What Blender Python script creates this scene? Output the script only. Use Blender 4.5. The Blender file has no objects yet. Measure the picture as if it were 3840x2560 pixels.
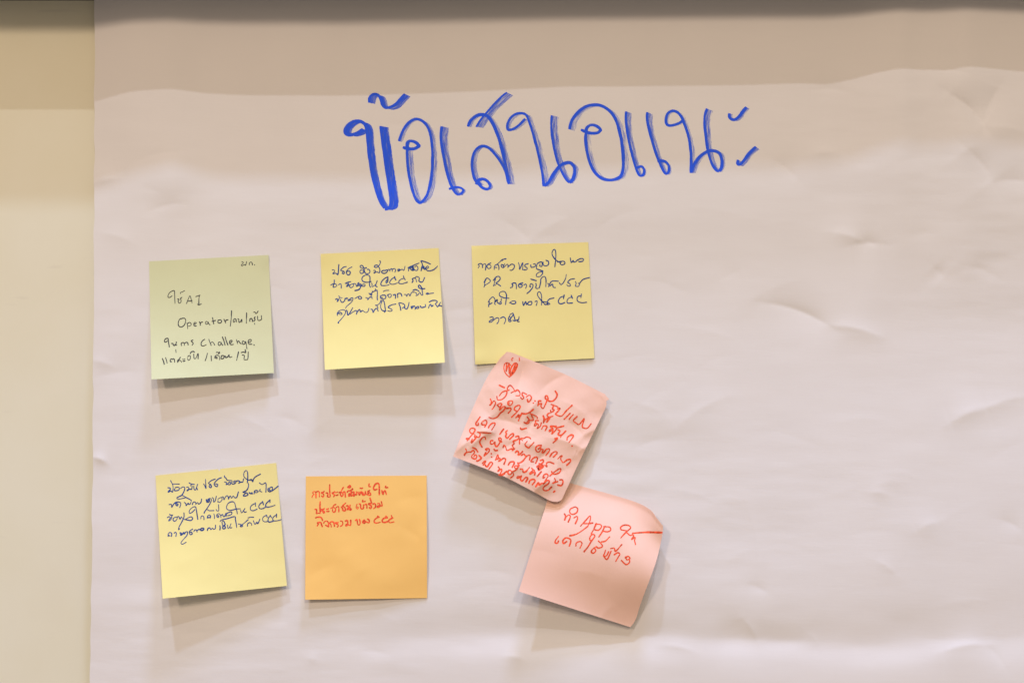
import bpy, math, random
import numpy as np

# ------------------------------------------------------------------ camera, world, lamps, exposure
# The paper's face is the plane y = 0; x runs right, z up, the viewer stands at -y.
# Layout measures are in "px": 6000 of them to the metre (a 76 mm note is about 455).
U = 1.0 / 6000.0
D = 5700.0                                   # viewing distance in the same measure (0.95 m)
sc = bpy.context.scene
COL = sc.collection

cam_data = bpy.data.cameras.new("camera")
cam = bpy.data.objects.new("camera", cam_data)
COL.objects.link(cam)
cam.location = (0, -D * U, 0)
cam.rotation_euler = (math.radians(90), 0, 0)
cam_data.sensor_width = 36
cam_data.lens = 36 * D / 3840.0
cam_data.clip_start = 0.02
cam_data.clip_end = 50
sc.camera = cam

world = bpy.data.worlds.new("World")
sc.world = world
world.use_nodes = True
bg = world.node_tree.nodes["Background"]
bg.inputs["Color"].default_value = (1.0, 0.83, 0.69, 1)
bg.inputs["Strength"].default_value = 0.27

PAPER = (0.72, 0.705, 0.70)


def lamp(name, k, dist, radius, c, ref=(0.0, 0.0)):
    """Room lamp seen from the paper along (-kx, up ky, front 1); c = light it adds to the paper."""
    d = np.array([-k[0], -1.0, k[1]])
    cos = 1.0 / np.linalg.norm(d)
    d = d * cos * dist
    L = bpy.data.lights.new(name, 'POINT')
    p = [ci * 4 * math.pi ** 2 * dist ** 2 / (0.71 * cos) for ci in c]
    m = max(p)
    L.energy = m
    L.color = [q / m for q in p]
    L.shadow_soft_size = radius
    o = bpy.data.objects.new(name, L)
    COL.objects.link(o)
    o.location = (d[0] + ref[0], d[1], d[2] + ref[1])
    return o


lamp("front_room_lamp", (0.40, 0.42), 3.6, 0.15, (0.130, 0.096, 0.074))
lamp("front_room_lamp", (-0.18, 0.43), 3.6, 0.13, (0.110, 0.088, 0.062))
lamp("wide_front_lamp", (0.05, 0.36), 3.6, 0.75, (0.082, 0.060, 0.040))
lamp("ceiling_spot_lamp", (-0.10, 1.06), 2.8, 0.016, (0.076, 0.077, 0.085))
lamp("ceiling_spot_lamp", (0.36, 1.79), 2.6, 0.055, (0.062, 0.080, 0.114))
lamp("ceiling_panel_lamp", (-0.50, 3.15), 2.4, 0.22, (0.058, 0.076, 0.132))

sc.view_settings.view_transform = 'Standard'
sc.view_settings.look = 'None'
sc.view_settings.exposure = 0.08
sc.view_settings.gamma = 1
sc.view_settings.use_curve_mapping = False
sc.cycles.max_bounces = 6
sc.cycles.transparent_max_bounces = 24


# ------------------------------------------------------------------ helpers
def W(px, py, h):
    """Layout point (px, py) as it shows from the front, standing h off the paper plane -> metres."""
    px, py, h = np.broadcast_arrays(np.asarray(px, float), np.asarray(py, float), np.asarray(h, float))
    s = 1.0 - h / D
    return np.stack([(px - 1920) * s * U, -h * U, (1280 - py) * s * U], -1)


_tab = np.random.default_rng(7).random((256, 256)) * 2 - 1


def vnoise(x, y, seed=0):
    x = np.asarray(x, float) + seed * 17.31
    y = np.asarray(y, float) + seed * 9.77
    xi = np.floor(x).astype(int); yi = np.floor(y).astype(int)
    fx = x - xi; fy = y - yi
    fx = fx * fx * fx * (fx * (fx * 6 - 15) + 10); fy = fy * fy * fy * (fy * (fy * 6 - 15) + 10)
    a = _tab[xi % 256, yi % 256]; b = _tab[(xi + 1) % 256, yi % 256]
    c = _tab[xi % 256, (yi + 1) % 256]; d = _tab[(xi + 1) % 256, (yi + 1) % 256]
    return (a * (1 - fx) + b * fx) * (1 - fy) + (c * (1 - fx) + d * fx) * fy


def smooth(a, b, x):
    t = np.clip((x - a) / (b - a), 0, 1)
    return t * t * (3 - 2 * t)


def crease(x, y, p, q, amp, w, w2=None):
    """A sharp fold from p to q: cusp across (w one side, w2 the other), fading at the ends."""
    p = np.array(p, float); q = np.array(q, float)
    L = np.linalg.norm(q - p); t = (q - p) / L
    n = np.array([-t[1], t[0]])
    u = ((x - p[0]) * t[0] + (y - p[1]) * t[1]) / L
    v = (x - p[0]) * n[0] + (y - p[1]) * n[1]
    v = v + 0.06 * L * np.sin(u * math.pi)
    ww = np.where(v > 0, w, w if w2 is None else w2)
    end = np.exp(-np.clip(np.maximum(-u, u - 1), 0, None) ** 2 * (L / (0.8 * w)) ** 2)
    win = end * (0.35 + 0.65 * np.clip(np.sin(np.clip(u, 0, 1) * math.pi), 0, 1))
    return amp * np.exp(-np.sqrt(v * v + 4.0) / ww) * win


def mesh_obj(name, verts, faces, mat, parent=None, origin=None, uv=None, smooth_shade=True, attr=None):
    verts = np.asarray(verts, float).reshape(-1, 3)
    if parent is not None:
        origin = np.array(parent.location)
    elif origin is None:
        origin = np.zeros(3)
    v = verts - np.asarray(origin)
    me = bpy.data.meshes.new(name)
    faces = np.asarray(faces)
    if faces.ndim == 2 and faces.shape[1] == 4:
        n = len(faces)
        me.vertices.add(len(v)); me.vertices.foreach_set("co", v.astype(np.float32).ravel())
        me.loops.add(4 * n); me.loops.foreach_set("vertex_index", faces.astype(np.int32).ravel())
        me.polygons.add(n)
        me.polygons.foreach_set("loop_start", np.arange(0, 4 * n, 4, dtype=np.int32))
        me.polygons.foreach_set("loop_total", np.full(n, 4, dtype=np.int32))
    else:
        me.from_pydata([tuple(a) for a in v], [], [tuple(f) for f in faces])
    me.update(calc_edges=True)
    me.validate()
    me.polygons.foreach_set("use_smooth", np.full(len(me.polygons), smooth_shade, dtype=bool))
    if uv is not None:
        l = me.uv_layers.new(name="UVMap")
        li = np.empty(len(me.loops), dtype=np.int32)
        me.loops.foreach_get("vertex_index", li)
        l.data.foreach_set("uv", np.asarray(uv, np.float32)[li].ravel())
    if attr is not None:
        a = me.attributes.new("ink", 'FLOAT', 'POINT')
        a.data.foreach_set("value", np.asarray(attr, np.float32))
    me.materials.append(mat)
    o = bpy.data.objects.new(name, me)
    COL.objects.link(o)
    o.location = origin
    if parent is not None:
        o.parent = parent
        o.location = (0, 0, 0)
    return o


def grid_faces(nu, nv):
    i, j = np.meshgrid(np.arange(nu - 1), np.arange(nv - 1), indexing='ij')
    a = (i * nv + j).ravel()
    return np.stack([a, a + 1, a + nv + 1, a + nv], -1)


def box(name, x0, x1, y0, y1, h0, h1, mat, parent=None, bevel=0.0, origin=None):
    """Block between layout x0..x1, y0..y1 and heights h0..h1 (true positions, no view scaling)."""
    P = lambda x, y, h: ((x - 1920) * U, -h * U, (1280 - y) * U)
    v = [P(x, y, h) for h in (h0, h1) for y in (y0, y1) for x in (x0, x1)]
    f = [(0, 1, 3, 2), (4, 6, 7, 5), (0, 4, 5, 1), (2, 3, 7, 6), (0, 2, 6, 4), (1, 5, 7, 3)]
    me_o = mesh_obj(name, v, [list(a) for a in f], mat, parent, origin, smooth_shade=False)
    if bevel:
        b = me_o.modifiers.new("bevel", 'BEVEL'); b.width = bevel; b.segments = 3
    return me_o


def new_mat(name):
    m = bpy.data.materials.new(name)
    m.use_nodes = True
    nt = m.node_tree
    for n in list(nt.nodes):
        nt.nodes.remove(n)
    out = nt.nodes.new("ShaderNodeOutputMaterial")
    return m, nt, out


def node(nt, kind, **kw):
    n = nt.nodes.new(kind)
    for k, v in kw.items():
        if k in n.inputs:
            n.inputs[k].default_value = v
        else:
            setattr(n, k, v)
    return n


def sheet_material(name, col, rough=0.75, grain=(160, 900), bump=0.05, transl=0.0, var=0.03, spec=0.2):
    """Paper: fibrous grain, faint tone variation, a little light passing through."""
    m, nt, out = new_mat(name)
    L = nt.links.new
    tc = node(nt, "ShaderNodeTexCoord")
    mp = node(nt, "ShaderNodeMapping"); mp.inputs["Scale"].default_value = (grain[0], 1, grain[1])
    L(tc.outputs["Object"], mp.inputs["Vector"])
    n1 = node(nt, "ShaderNodeTexNoise", Scale=1.0, Detail=3.0, Roughness=0.6)
    L(mp.outputs["Vector"], n1.inputs["Vector"])
    n2 = node(nt, "ShaderNodeTexNoise", Scale=22.0, Detail=4.0, Roughness=0.55)
    L(tc.outputs["Object"], n2.inputs["Vector"])
    ramp = node(nt, "ShaderNodeMapRange")
    ramp.inputs["From Min"].default_value = 0.3; ramp.inputs["From Max"].default_value = 0.7
    ramp.inputs["To Min"].default_value = 1 - var; ramp.inputs["To Max"].default_value = 1 + var
    L(n2.outputs["Fac"], ramp.inputs["Value"])
    mul = node(nt, "ShaderNodeVectorMath", operation='SCALE')
    mul.inputs[0].default_value = col
    L(ramp.outputs["Result"], mul.inputs["Scale"])
    bp = node(nt, "ShaderNodeBump", Strength=bump, Distance=0.0004)
    L(n1.outputs["Fac"], bp.inputs["Height"])
    pb = node(nt, "ShaderNodeBsdfPrincipled", Roughness=rough)
    pb.inputs["Specular IOR Level"].default_value = spec
    L(mul.outputs["Vector"], pb.inputs["Base Color"])
    L(bp.outputs["Normal"], pb.inputs["Normal"])
    if transl > 0:
        tr = node(nt, "ShaderNodeBsdfTranslucent")
        L(mul.outputs["Vector"], tr.inputs["Color"])
        mx = node(nt, "ShaderNodeMixShader"); mx.inputs["Fac"].default_value = transl
        L(pb.outputs["BSDF"], mx.inputs[1]); L(tr.outputs["BSDF"], mx.inputs[2])
        L(mx.outputs["Shader"], out.inputs["Surface"])
    else:
        L(pb.outputs["BSDF"], out.inputs["Surface"])
    return m


def ink_material(name, col, rough=0.55, alpha=1.0):
    m, nt, out = new_mat(name)
    L = nt.links.new
    tc = node(nt, "ShaderNodeTexCoord")
    n = node(nt, "ShaderNodeTexNoise", Scale=900.0, Detail=2.0)
    L(tc.outputs["Object"], n.inputs["Vector"])
    r = node(nt, "ShaderNodeMapRange")
    r.inputs["From Min"].default_value = 0.3; r.inputs["From Max"].default_value = 0.7
    r.inputs["To Min"].default_value = 0.65; r.inputs["To Max"].default_value = 1.5
    L(n.outputs["Fac"], r.inputs["Value"])
    mul = node(nt, "ShaderNodeVectorMath", operation='SCALE'); mul.inputs[0].default_value = col
    L(r.outputs["Result"], mul.inputs["Scale"])
    pb = node(nt, "ShaderNodeBsdfPrincipled", Roughness=rough)
    pb.inputs["Specular IOR Level"].default_value = 0.2
    pb.inputs["Alpha"].default_value = alpha
    L(mul.outputs["Vector"], pb.inputs["Base Color"])
    L(pb.outputs["BSDF"], out.inputs["Surface"])
    return m


def marker_material(name, col):
    """Broad felt tip: 'ink' = how wet the stroke is, streaks run along the stroke (u) and vary across (v)."""
    m, nt, out = new_mat(name)
    L = nt.links.new
    uv = node(nt, "ShaderNodeUVMap")
    mp = node(nt, "ShaderNodeMapping"); mp.inputs["Scale"].default_value = (1.1, 7.5, 1)
    L(uv.outputs["UV"], mp.inputs["Vector"])
    n = node(nt, "ShaderNodeTexNoise", Scale=1.0, Detail=3.0, Roughness=0.65)
    L(mp.outputs["Vector"], n.inputs["Vector"])
    r = node(nt, "ShaderNodeMapRange")
    r.inputs["From Min"].default_value = 0.32; r.inputs["From Max"].default_value = 0.72
    r.inputs["To Min"].default_value = -0.52; r.inputs["To Max"].default_value = 0.40
    L(n.outputs["Fac"], r.inputs["Value"])
    at = node(nt, "ShaderNodeAttribute", attribute_name="ink")
    ad = node(nt, "ShaderNodeMath", operation='ADD', use_clamp=True)
    L(at.outputs["Fac"], ad.inputs[0]); L(r.outputs["Result"], ad.inputs[1])
    tr = node(nt, "ShaderNodeBsdfTransparent")
    df = node(nt, "ShaderNodeBsdfDiffuse")
    cr = node(nt, "ShaderNodeValToRGB")                  # a thin film of ink is a lighter blue than a wet one
    cr.color_ramp.elements[0].position = 0.25; cr.color_ramp.elements[0].color = (0.16, 0.27, 0.86, 1)
    cr.color_ramp.elements[1].position = 0.85; cr.color_ramp.elements[1].color = (*col, 1)
    L(ad.outputs["Value"], cr.inputs["Fac"]); L(cr.outputs["Color"], df.inputs["Color"])
    mx = node(nt, "ShaderNodeMixShader")
    L(ad.outputs["Value"], mx.inputs["Fac"])
    L(tr.outputs["BSDF"], mx.inputs[1]); L(df.outputs["BSDF"], mx.inputs[2])
    L(mx.outputs["Shader"], out.inputs["Surface"])
    return m


def wall_material():
    m, nt, out = new_mat("painted_board")
    L = nt.links.new
    tc = node(nt, "ShaderNodeTexCoord")
    n = node(nt, "ShaderNodeTexNoise", Scale=9.0, Detail=4.0, Roughness=0.55)
    L(tc.outputs["Object"], n.inputs["Vector"])
    cr = node(nt, "ShaderNodeValToRGB")
    cr.color_ramp.elements[0].position = 0.3; cr.color_ramp.elements[0].color = (0.685, 0.66, 0.505, 1)
    cr.color_ramp.elements[1].position = 0.7; cr.color_ramp.elements[1].color = (0.715, 0.70, 0.57, 1)
    L(n.outputs["Fac"], cr.inputs["Fac"])
    # a faint brown scuff low on the board
    mp = node(nt, "ShaderNodeMapping")
    mp.inputs["Location"].default_value = (0.2875 * 36, 0, 0.158 * 24)
    mp.inputs["Scale"].default_value = (36, 0.0, 24)
    L(tc.outputs["Object"], mp.inputs["Vector"])
    ln = node(nt, "ShaderNodeVectorMath", operation='LENGTH'); L(mp.outputs["Vector"], ln.inputs[0])
    n3 = node(nt, "ShaderNodeTexNoise", Scale=70.0, Detail=3.0); L(tc.outputs["Object"], n3.inputs["Vector"])
    ad = node(nt, "ShaderNodeMath", operation='ADD'); L(ln.outputs["Value"], ad.inputs[0]); L(n3.outputs["Fac"], ad.inputs[1])
    rr = node(nt, "ShaderNodeMapRange")
    rr.inputs["From Min"].default_value = 0.55; rr.inputs["From Max"].default_value = 1.25
    rr.inputs["To Min"].default_value = 0.07; rr.inputs["To Max"].default_value = 0.0
    L(ad.outputs["Value"], rr.inputs["Value"])
    mx = node(nt, "ShaderNodeMix", data_type='RGBA')
    mx.inputs[7].default_value = (0.55, 0.47, 0.36, 1)
    L(rr.outputs["Result"], mx.inputs[0]); L(cr.outputs["Color"], mx.inputs[6])
    # thin grey scratches and specks of wear
    mp2 = node(nt, "ShaderNodeMapping"); mp2.inputs["Rotation"].default_value = (0, math.radians(-32), 0)
    mp2.inputs["Scale"].default_value = (22, 1, 130)
    L(tc.outputs["Object"], mp2.inputs["Vector"])
    n4 = node(nt, "ShaderNodeTexNoise", Scale=1.0, Detail=2.0); L(mp2.outputs["Vector"], n4.inputs["Vector"])
    r4 = node(nt, "ShaderNodeMapRange")
    r4.inputs["From Min"].default_value = 0.66; r4.inputs["From Max"].default_value = 0.80
    r4.inputs["To Min"].default_value = 0.0; r4.inputs["To Max"].default_value = 0.35
    L(n4.outputs["Fac"], r4.inputs["Value"])
    mx2 = node(nt, "ShaderNodeMix", data_type='RGBA'); mx2.inputs[7].default_value = (0.50, 0.47, 0.40, 1)
    L(r4.outputs["Result"], mx2.inputs[0]); L(mx.outputs[2], mx2.inputs[6])
    mx = mx2
    n2 = node(nt, "ShaderNodeTexNoise", Scale=500.0, Detail=2.0)
    L(tc.outputs["Object"], n2.inputs["Vector"])
    bp = node(nt, "ShaderNodeBump", Strength=0.03, Distance=0.0004)
    L(n2.outputs["Fac"], bp.inputs["Height"])
    pb = node(nt, "ShaderNodeBsdfPrincipled", Roughness=0.5)
    pb.inputs["Specular IOR Level"].default_value = 0.3
    L(mx.outputs[2], pb.inputs["Base Color"]); L(bp.outputs["Normal"], pb.inputs["Normal"])
    L(pb.outputs["BSDF"], out.inputs["Surface"])
    return m


M_wall = wall_material()
M_paper = sheet_material("chart_paper", PAPER, rough=0.8, grain=(90, 700), bump=0.10, var=0.012, spec=0.15)
M_yellow = sheet_material("yellow_note_paper", (0.89, 0.81, 0.35), grain=(500, 700), bump=0.08, transl=0.10, var=0.022)
M_green = sheet_material("pale_green_note_paper", (0.70, 0.735, 0.465), grain=(500, 700), bump=0.08, transl=0.10, var=0.022)
M_orange = sheet_material("orange_note_paper", (0.94, 0.60, 0.19), grain=(500, 700), bump=0.08, transl=0.08, var=0.022)
M_pink = sheet_material("pink_note_paper", (0.90, 0.61, 0.50), grain=(500, 700), bump=0.10, transl=0.08, var=0.022)
M_blue_pen = ink_material("dark_blue_pen_ink", (0.012, 0.052, 0.225))
M_black_pen = ink_material("black_pen_ink", (0.035, 0.04, 0.045))
M_red_pen = ink_material("red_felt_pen_ink", (0.74, 0.085, 0.032))
M_marker = marker_material("blue_marker_ink", (0.035, 0.115, 0.86))
m, nt, out = new_mat("dark_metal")
pb = node(nt, "ShaderNodeBsdfPrincipled", Roughness=0.45, Metallic=0.3)
pb.inputs["Base Color"].default_value = (0.03, 0.03, 0.032, 1)
nn = node(nt, "ShaderNodeTexNoise", Scale=300.0)
bb = node(nt, "ShaderNodeBump", Strength=0.05, Distance=0.0004)
nt.links.new(nn.outputs["Fac"], bb.inputs["Height"]); nt.links.new(bb.outputs["Normal"], pb.inputs["Normal"])
nt.links.new(pb.outputs["BSDF"], out.inputs["Surface"])
M_rail = m

# ------------------------------------------------------------------ the wall and the dark rail above
WALL_H = -52.0
wall = box("wall", -3200, 7200, -2600, 5000, WALL_H - 240, WALL_H, M_wall)
wall["kind"] = "structure"

rail = box("wall_rail", -185, 5200, -420, -9, WALL_H, WALL_H + 14, M_rail,
           origin=(0, -WALL_H * U, (1280 + 200) * U))
rail["label"] = "dark rail with a projecting ledge along the wall above the big paper"
rail["category"] = "rail"
box("ledge", -185, 5200, -260, -70, WALL_H + 14, 435, M_rail, parent=rail, bevel=0.001)


# ------------------------------------------------------------------ the big sheet of paper
TOPX = np.array([300, 357, 430, 500, 640, 760, 900, 1280, 1600, 1900, 2120, 2700, 3100, 3200, 3280, 3380, 3460, 3540, 3620, 3740, 3840, 4300])
TOPH = np.array([-36, -29, -8, 9, 16, 2, -3, -5, 4, 14, 23, 29, 35, 47, 66, 83, 76, 80, 92, 80, 72, 60])


def smooth_interp(x, X, Y):
    a = np.interp(x - 26, X, Y) + np.interp(x - 13, X, Y) + np.interp(x, X, Y) + np.interp(x + 13, X, Y) + np.interp(x + 26, X, Y)
    return a / 5


def paper_big(x, y):
    top = smooth_interp(x, TOPX, TOPH)
    lo = 6 * np.sin(x / 700 + 1.0) + 10 * smooth(2600, 3700, x)
    lo = np.where(x < 520, lo - 26 * ((520 - x) / 170) ** 2 * 0.55, lo)
    f = 1 - smooth(380, 1250, y)
    h = top * f + lo * (1 - f)
    h = h + 16 * np.exp(-((x - 645) / 110) ** 2 - ((y - 660) / 130) ** 2)
    h = h + 3.0 * vnoise(x / 520, y / 260, 3)
    return h


CREASES = [
    # from, to, height, width below/right, width above/left
    ((2870, 1135), (3110, 1222), -9, 60, 45), ((3105, 1222), (3292, 1258), 6, 40, 60),
    ((3200, 918), (3300, 914), -7, 70, 45), ((3120, 870), (3250, 915), 5, 60, 50),
    ((3560, 350), (3690, 472), -9, 60, 60), ((3690, 472), (3745, 330), -6, 50, 70),
    ((3690, 475), (3850, 500), 5, 60, 60),
    ((3630, 560), (3720, 680), -6, 90, 70), ((3720, 682), (3900, 690), -6, 80, 80),
    ((3565, 1585), (3700, 1530), 6, 55, 70), ((3700, 1530), (3860, 1488), 5, 45, 60),
    ((2540, 1600), (2720, 1490), 5, 70, 60), ((3500, 1000), (3540, 1040), -5, 60, 50),
    ((3640, 1000), (3740, 1040), -5, 70, 50),
    ((500, 610), (680, 568), -4, 40, 45), ((345, 690), (440, 668), 6, 30, 45),
    ((560, 792), (690, 762), -4.5, 30, 40), ((384, 874), (500, 912), 4, 45, 40), ((520, 705), (600, 722), -2, 40, 40),
    ((1890, 830), (1990, 905), -5, 60, 50), ((1988, 905), (2130, 815), 5, 70, 60),
    ((2200, 330), (2420, 270), -3, 60, 60), ((3040, 340), (3180, 345), -5, 50, 60),
    ((3520, 262), (3620, 272), -4, 40, 50), ((2900, 600), (2990, 672), -4, 60, 60), ((3040, 580), (3140, 575), 4, 40, 50),
    ((2800, 1880), (2840, 2215), 2.5, 60, 60), ((2800, 2190), (2880, 2222), -4, 50, 40),
    ((3260, 1845), (3330, 1855), 4, 40, 40), ((3280, 2100), (3360, 2152), 4, 50, 50),
    ((3440, 1990), (3520, 1955), 4, 50, 50), ((3740, 1945), (3830, 1985), -4, 45, 45),
    ((3540, 2440), (3700, 2415), 6, 50, 45), ((3700, 2420), (3770, 2500), -4, 50, 60),
    ((2790, 2320), (2840, 2400), 5, 40, 40), ((1150, 2470), (1190, 2475), 3, 30, 30), ((1350, 2440), (1450, 2450), -3, 35, 35),
    ((340, 1350), (420, 1372), 5, 40, 40), ((345, 1712), (400, 1735), 6, 22, 35), ((350, 1420), (520, 1395), -3, 50, 50),
    ((870, 1560), (1000, 1610), 3, 60, 50), ((1040, 1560), (1130, 1590), -3, 40, 40),
    ((1900, 1560), (2050, 1590), -3, 60, 60), ((2350, 1500), (2500, 1560), 3, 60, 60), ((2380, 1680), (2520, 1640), -4, 60, 50),
    ((2420, 1050), (2560, 1090), -3, 60, 50), ((2700, 1050), (2780, 1015), -3, 60, 60),
    ((1900, 2460), (1960, 2470), 6, 30, 30), ((2480, 2420), (2600, 2440), 5, 35, 40),
    ((1450, 470), (1530, 478), -2.5, 30, 40), ((1180, 640), (1250, 655), 2, 40, 40),
]


_rng = random.Random(12)
FAINT = []
for _i in range(64):                                       # faint handling marks all over the sheet
    _x, _y = _rng.uniform(420, 3900), _rng.uniform(380, 2560)
    _l, _a = _rng.uniform(70, 300), math.radians(_rng.gauss(-4, 17))
    FAINT.append(((_x, _y), (_x + _l * math.cos(_a), _y + _l * math.sin(_a)),
                  _rng.choice((-1, 1)) * _rng.uniform(0.7, 1.9), _rng.uniform(22, 60), _rng.uniform(22, 60)))


def paper_fine(x, y):
    h = 3.0 * vnoise(x / 330, y / 150, 1) + 0.8 * vnoise(x / 150, y / 55, 4) + 0.40 * vnoise(x / 100, y / 30, 2) + 0.12 * vnoise(x / 60, y / 13, 5)
    h = h * (0.75 + 0.5 * vnoise(x / 700, y / 500, 8))
    for p, q, a, w, w2 in CREASES + FAINT:
        k = 1.5 if abs(a) >= 6 and abs(q[1] - p[1]) > 20 else 0.95
        w, w2 = (0.75 * w, 0.75 * w2) if k < 1 else (0.85 * w, 0.85 * w2)
        if p[1] < 960 and p[0] > 2600 and abs(a) > 3:
            k *= 1.7
        m = (abs(x - (p[0] + q[0]) / 2) < 500) & (abs(y - (p[1] + q[1]) / 2) < 420)
        if np.ndim(x) == 0:
            if m:
                h = h + k * crease(x, y, p, q, a, w, w2)
        elif m.any():
            h[m] = h[m] + k * crease(x[m], y[m], p, q, a, w, w2)
    # the long sag near the foot of the sheet: a slow slope down to a tight bend
    yc = 2392 + 14 * np.sin(x / 420.0) - 16 * smooth(3000, 3900, x) + 10 * vnoise(x / 260, 0 * x, 11)
    amp = 18 * smooth(900, 2300, x) * (1 - 0.2 * smooth(3300, 3900, x)) * (1 + 0.30 * vnoise(x / 310, y * 0, 12) + 0.15 * vnoise(x / 120, y * 0, 13))
    v = y - yc - 10 * vnoise(x / 150, y / 90, 14)
    up = 95 + 70 * smooth(3000, 3800, x) + 25 * vnoise(x / 240, y * 0, 15)
    h = h - amp * np.where(v < 0, np.exp(-(np.abs(v) / up) ** 1.6), np.exp(-(np.abs(v) / 66.0) ** 1.8))
    return h


def paper_h(x, y):
    return paper_big(x, y) + paper_fine(x, y)


def paper_left(y):
    return np.interp(y, [-60, 0, 853, 1700, 2200, 2560, 2800], [356, 355, 353, 348, 343, 337, 332])


nx, ny = 640, 470
gy = np.linspace(-130, 2760, ny)
gs = np.linspace(0, 1, nx)
GS, GY = np.meshgrid(gs, gy, indexing='ij')
GX = paper_left(GY) + GS * (4150 - paper_left(GY)) + np.where(GS < 1e-9, 2.4 * vnoise(GY / 75, GY * 0, 4), 0)
GH = paper_h(GX.ravel(), GY.ravel()).reshape(GX.shape)
pv = W(GX, GY, GH).reshape(-1, 3)
pc = W(2250, 1280, 0)
sheet = mesh_obj("paper_sheet", pv, grid_faces(nx, ny), M_paper, origin=pc)
sheet["label"] = "large rumpled white paper sheet with a blue marker heading, hung on the cream wall"
sheet["category"] = "paper"
so = sheet.modifiers.new("thickness", 'SOLIDIFY'); so.thickness = 0.00012; so.offset = -1
es = sheet.modifiers.new("crisp_rim", 'EDGE_SPLIT'); es.split_angle = math.radians(60)


# ------------------------------------------------------------------ strokes
def spline(pts, step):
    P = np.asarray(pts, float)
    if len(P) == 1:
        P = np.array([P[0], P[0] + 0.6])
    if len(P) == 2:
        n = max(2, int(np.linalg.norm(P[1] - P[0]) / step) + 1)
        return P[0] + (P[1] - P[0]) * np.linspace(0, 1, n)[:, None]
    Q = np.vstack([2 * P[0] - P[1], P, 2 * P[-1] - P[-2]])
    out = []
    for i in range(1, len(Q) - 2):
        a, b, c, d = Q[i - 1], Q[i], Q[i + 1], Q[i + 2]
        n = max(2, int(np.linalg.norm(c - b) / step))
        t = np.linspace(0, 1, n, endpoint=False)[:, None]
        out.append(0.5 * (2 * b + (c - a) * t + (2 * a - 5 * b + 4 * c - d) * t ** 2 + (3 * b - a - 3 * c + d) * t ** 3))
    out.append(P[-1:])
    return np.vstack(out)


_k = [0]


def pen_ribbon(path, width, surf, base):
    """A round-tipped pen line laid on a surface; returns vertices and faces."""
    n = len(path)
    d = np.gradient(path, axis=0)
    d /= np.maximum(np.linalg.norm(d, axis=1, keepdims=True), 1e-6)
    nrm = np.stack([-d[:, 1], d[:, 0]], -1)
    _k[0] += 1
    w = width * 0.5 * (1 + 0.30 * vnoise(np.arange(n) / 8.0, np.full(n, _k[0] * 1.7), 21))
    # half-round ends
    ends = np.array([0.55, 0.85])
    cap0 = [path[0] - d[0] * w[0] * f for f in (0.8, 0.4)]
    cap1 = [path[-1] + d[-1] * w[-1] * f for f in (0.4, 0.8)]
    path = np.vstack([cap0, path, cap1])
    nrm = np.vstack([nrm[:1], nrm[:1], nrm, nrm[-1:], nrm[-1:]])
    w = np.concatenate([w[0] * ends, w, w[-1] * ends[::-1]])
    A = path + nrm * w[:, None]; B = path - nrm * w[:, None]
    m = len(path)
    hh = base + np.linspace(0, 0.02, m)
    pts = np.vstack([A, B])
    v = surf(pts[:, 0], pts[:, 1], np.concatenate([hh, hh]))
    i = np.arange(m - 1)
    f = np.stack([i, i + 1, m + i + 1, m + i], -1)
    return v, f


def parse(s):
    res = []
    for st in s.replace("\n", " ").split(";"):
        t = st.split()
        if not t:
            continue
        mul = 1.0
        if t[0][0] == 'w':
            mul = float(t[0][1:]); t = t[1:]
        a = np.array([float(q) for q in t]).reshape(-1, 2)
        res.append((mul, a))
    return res


def write_line(name, text, frame, width, surf, mat, parent):
    ox, oy, s = frame
    V, F, off = [], [], 0
    for k, (mul, a) in enumerate(parse(text)):
        p = spline(a / s + np.array([ox, oy]), 2.2)
        v, f = pen_ribbon(p, width * mul, surf, 0.35 + 0.025 * k)
        V.append(v); F.append(f + off); off += len(v)
    return mesh_obj(name, np.vstack(V), np.vstack(F)[:, ::-1], mat, parent, smooth_shade=True)


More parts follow.
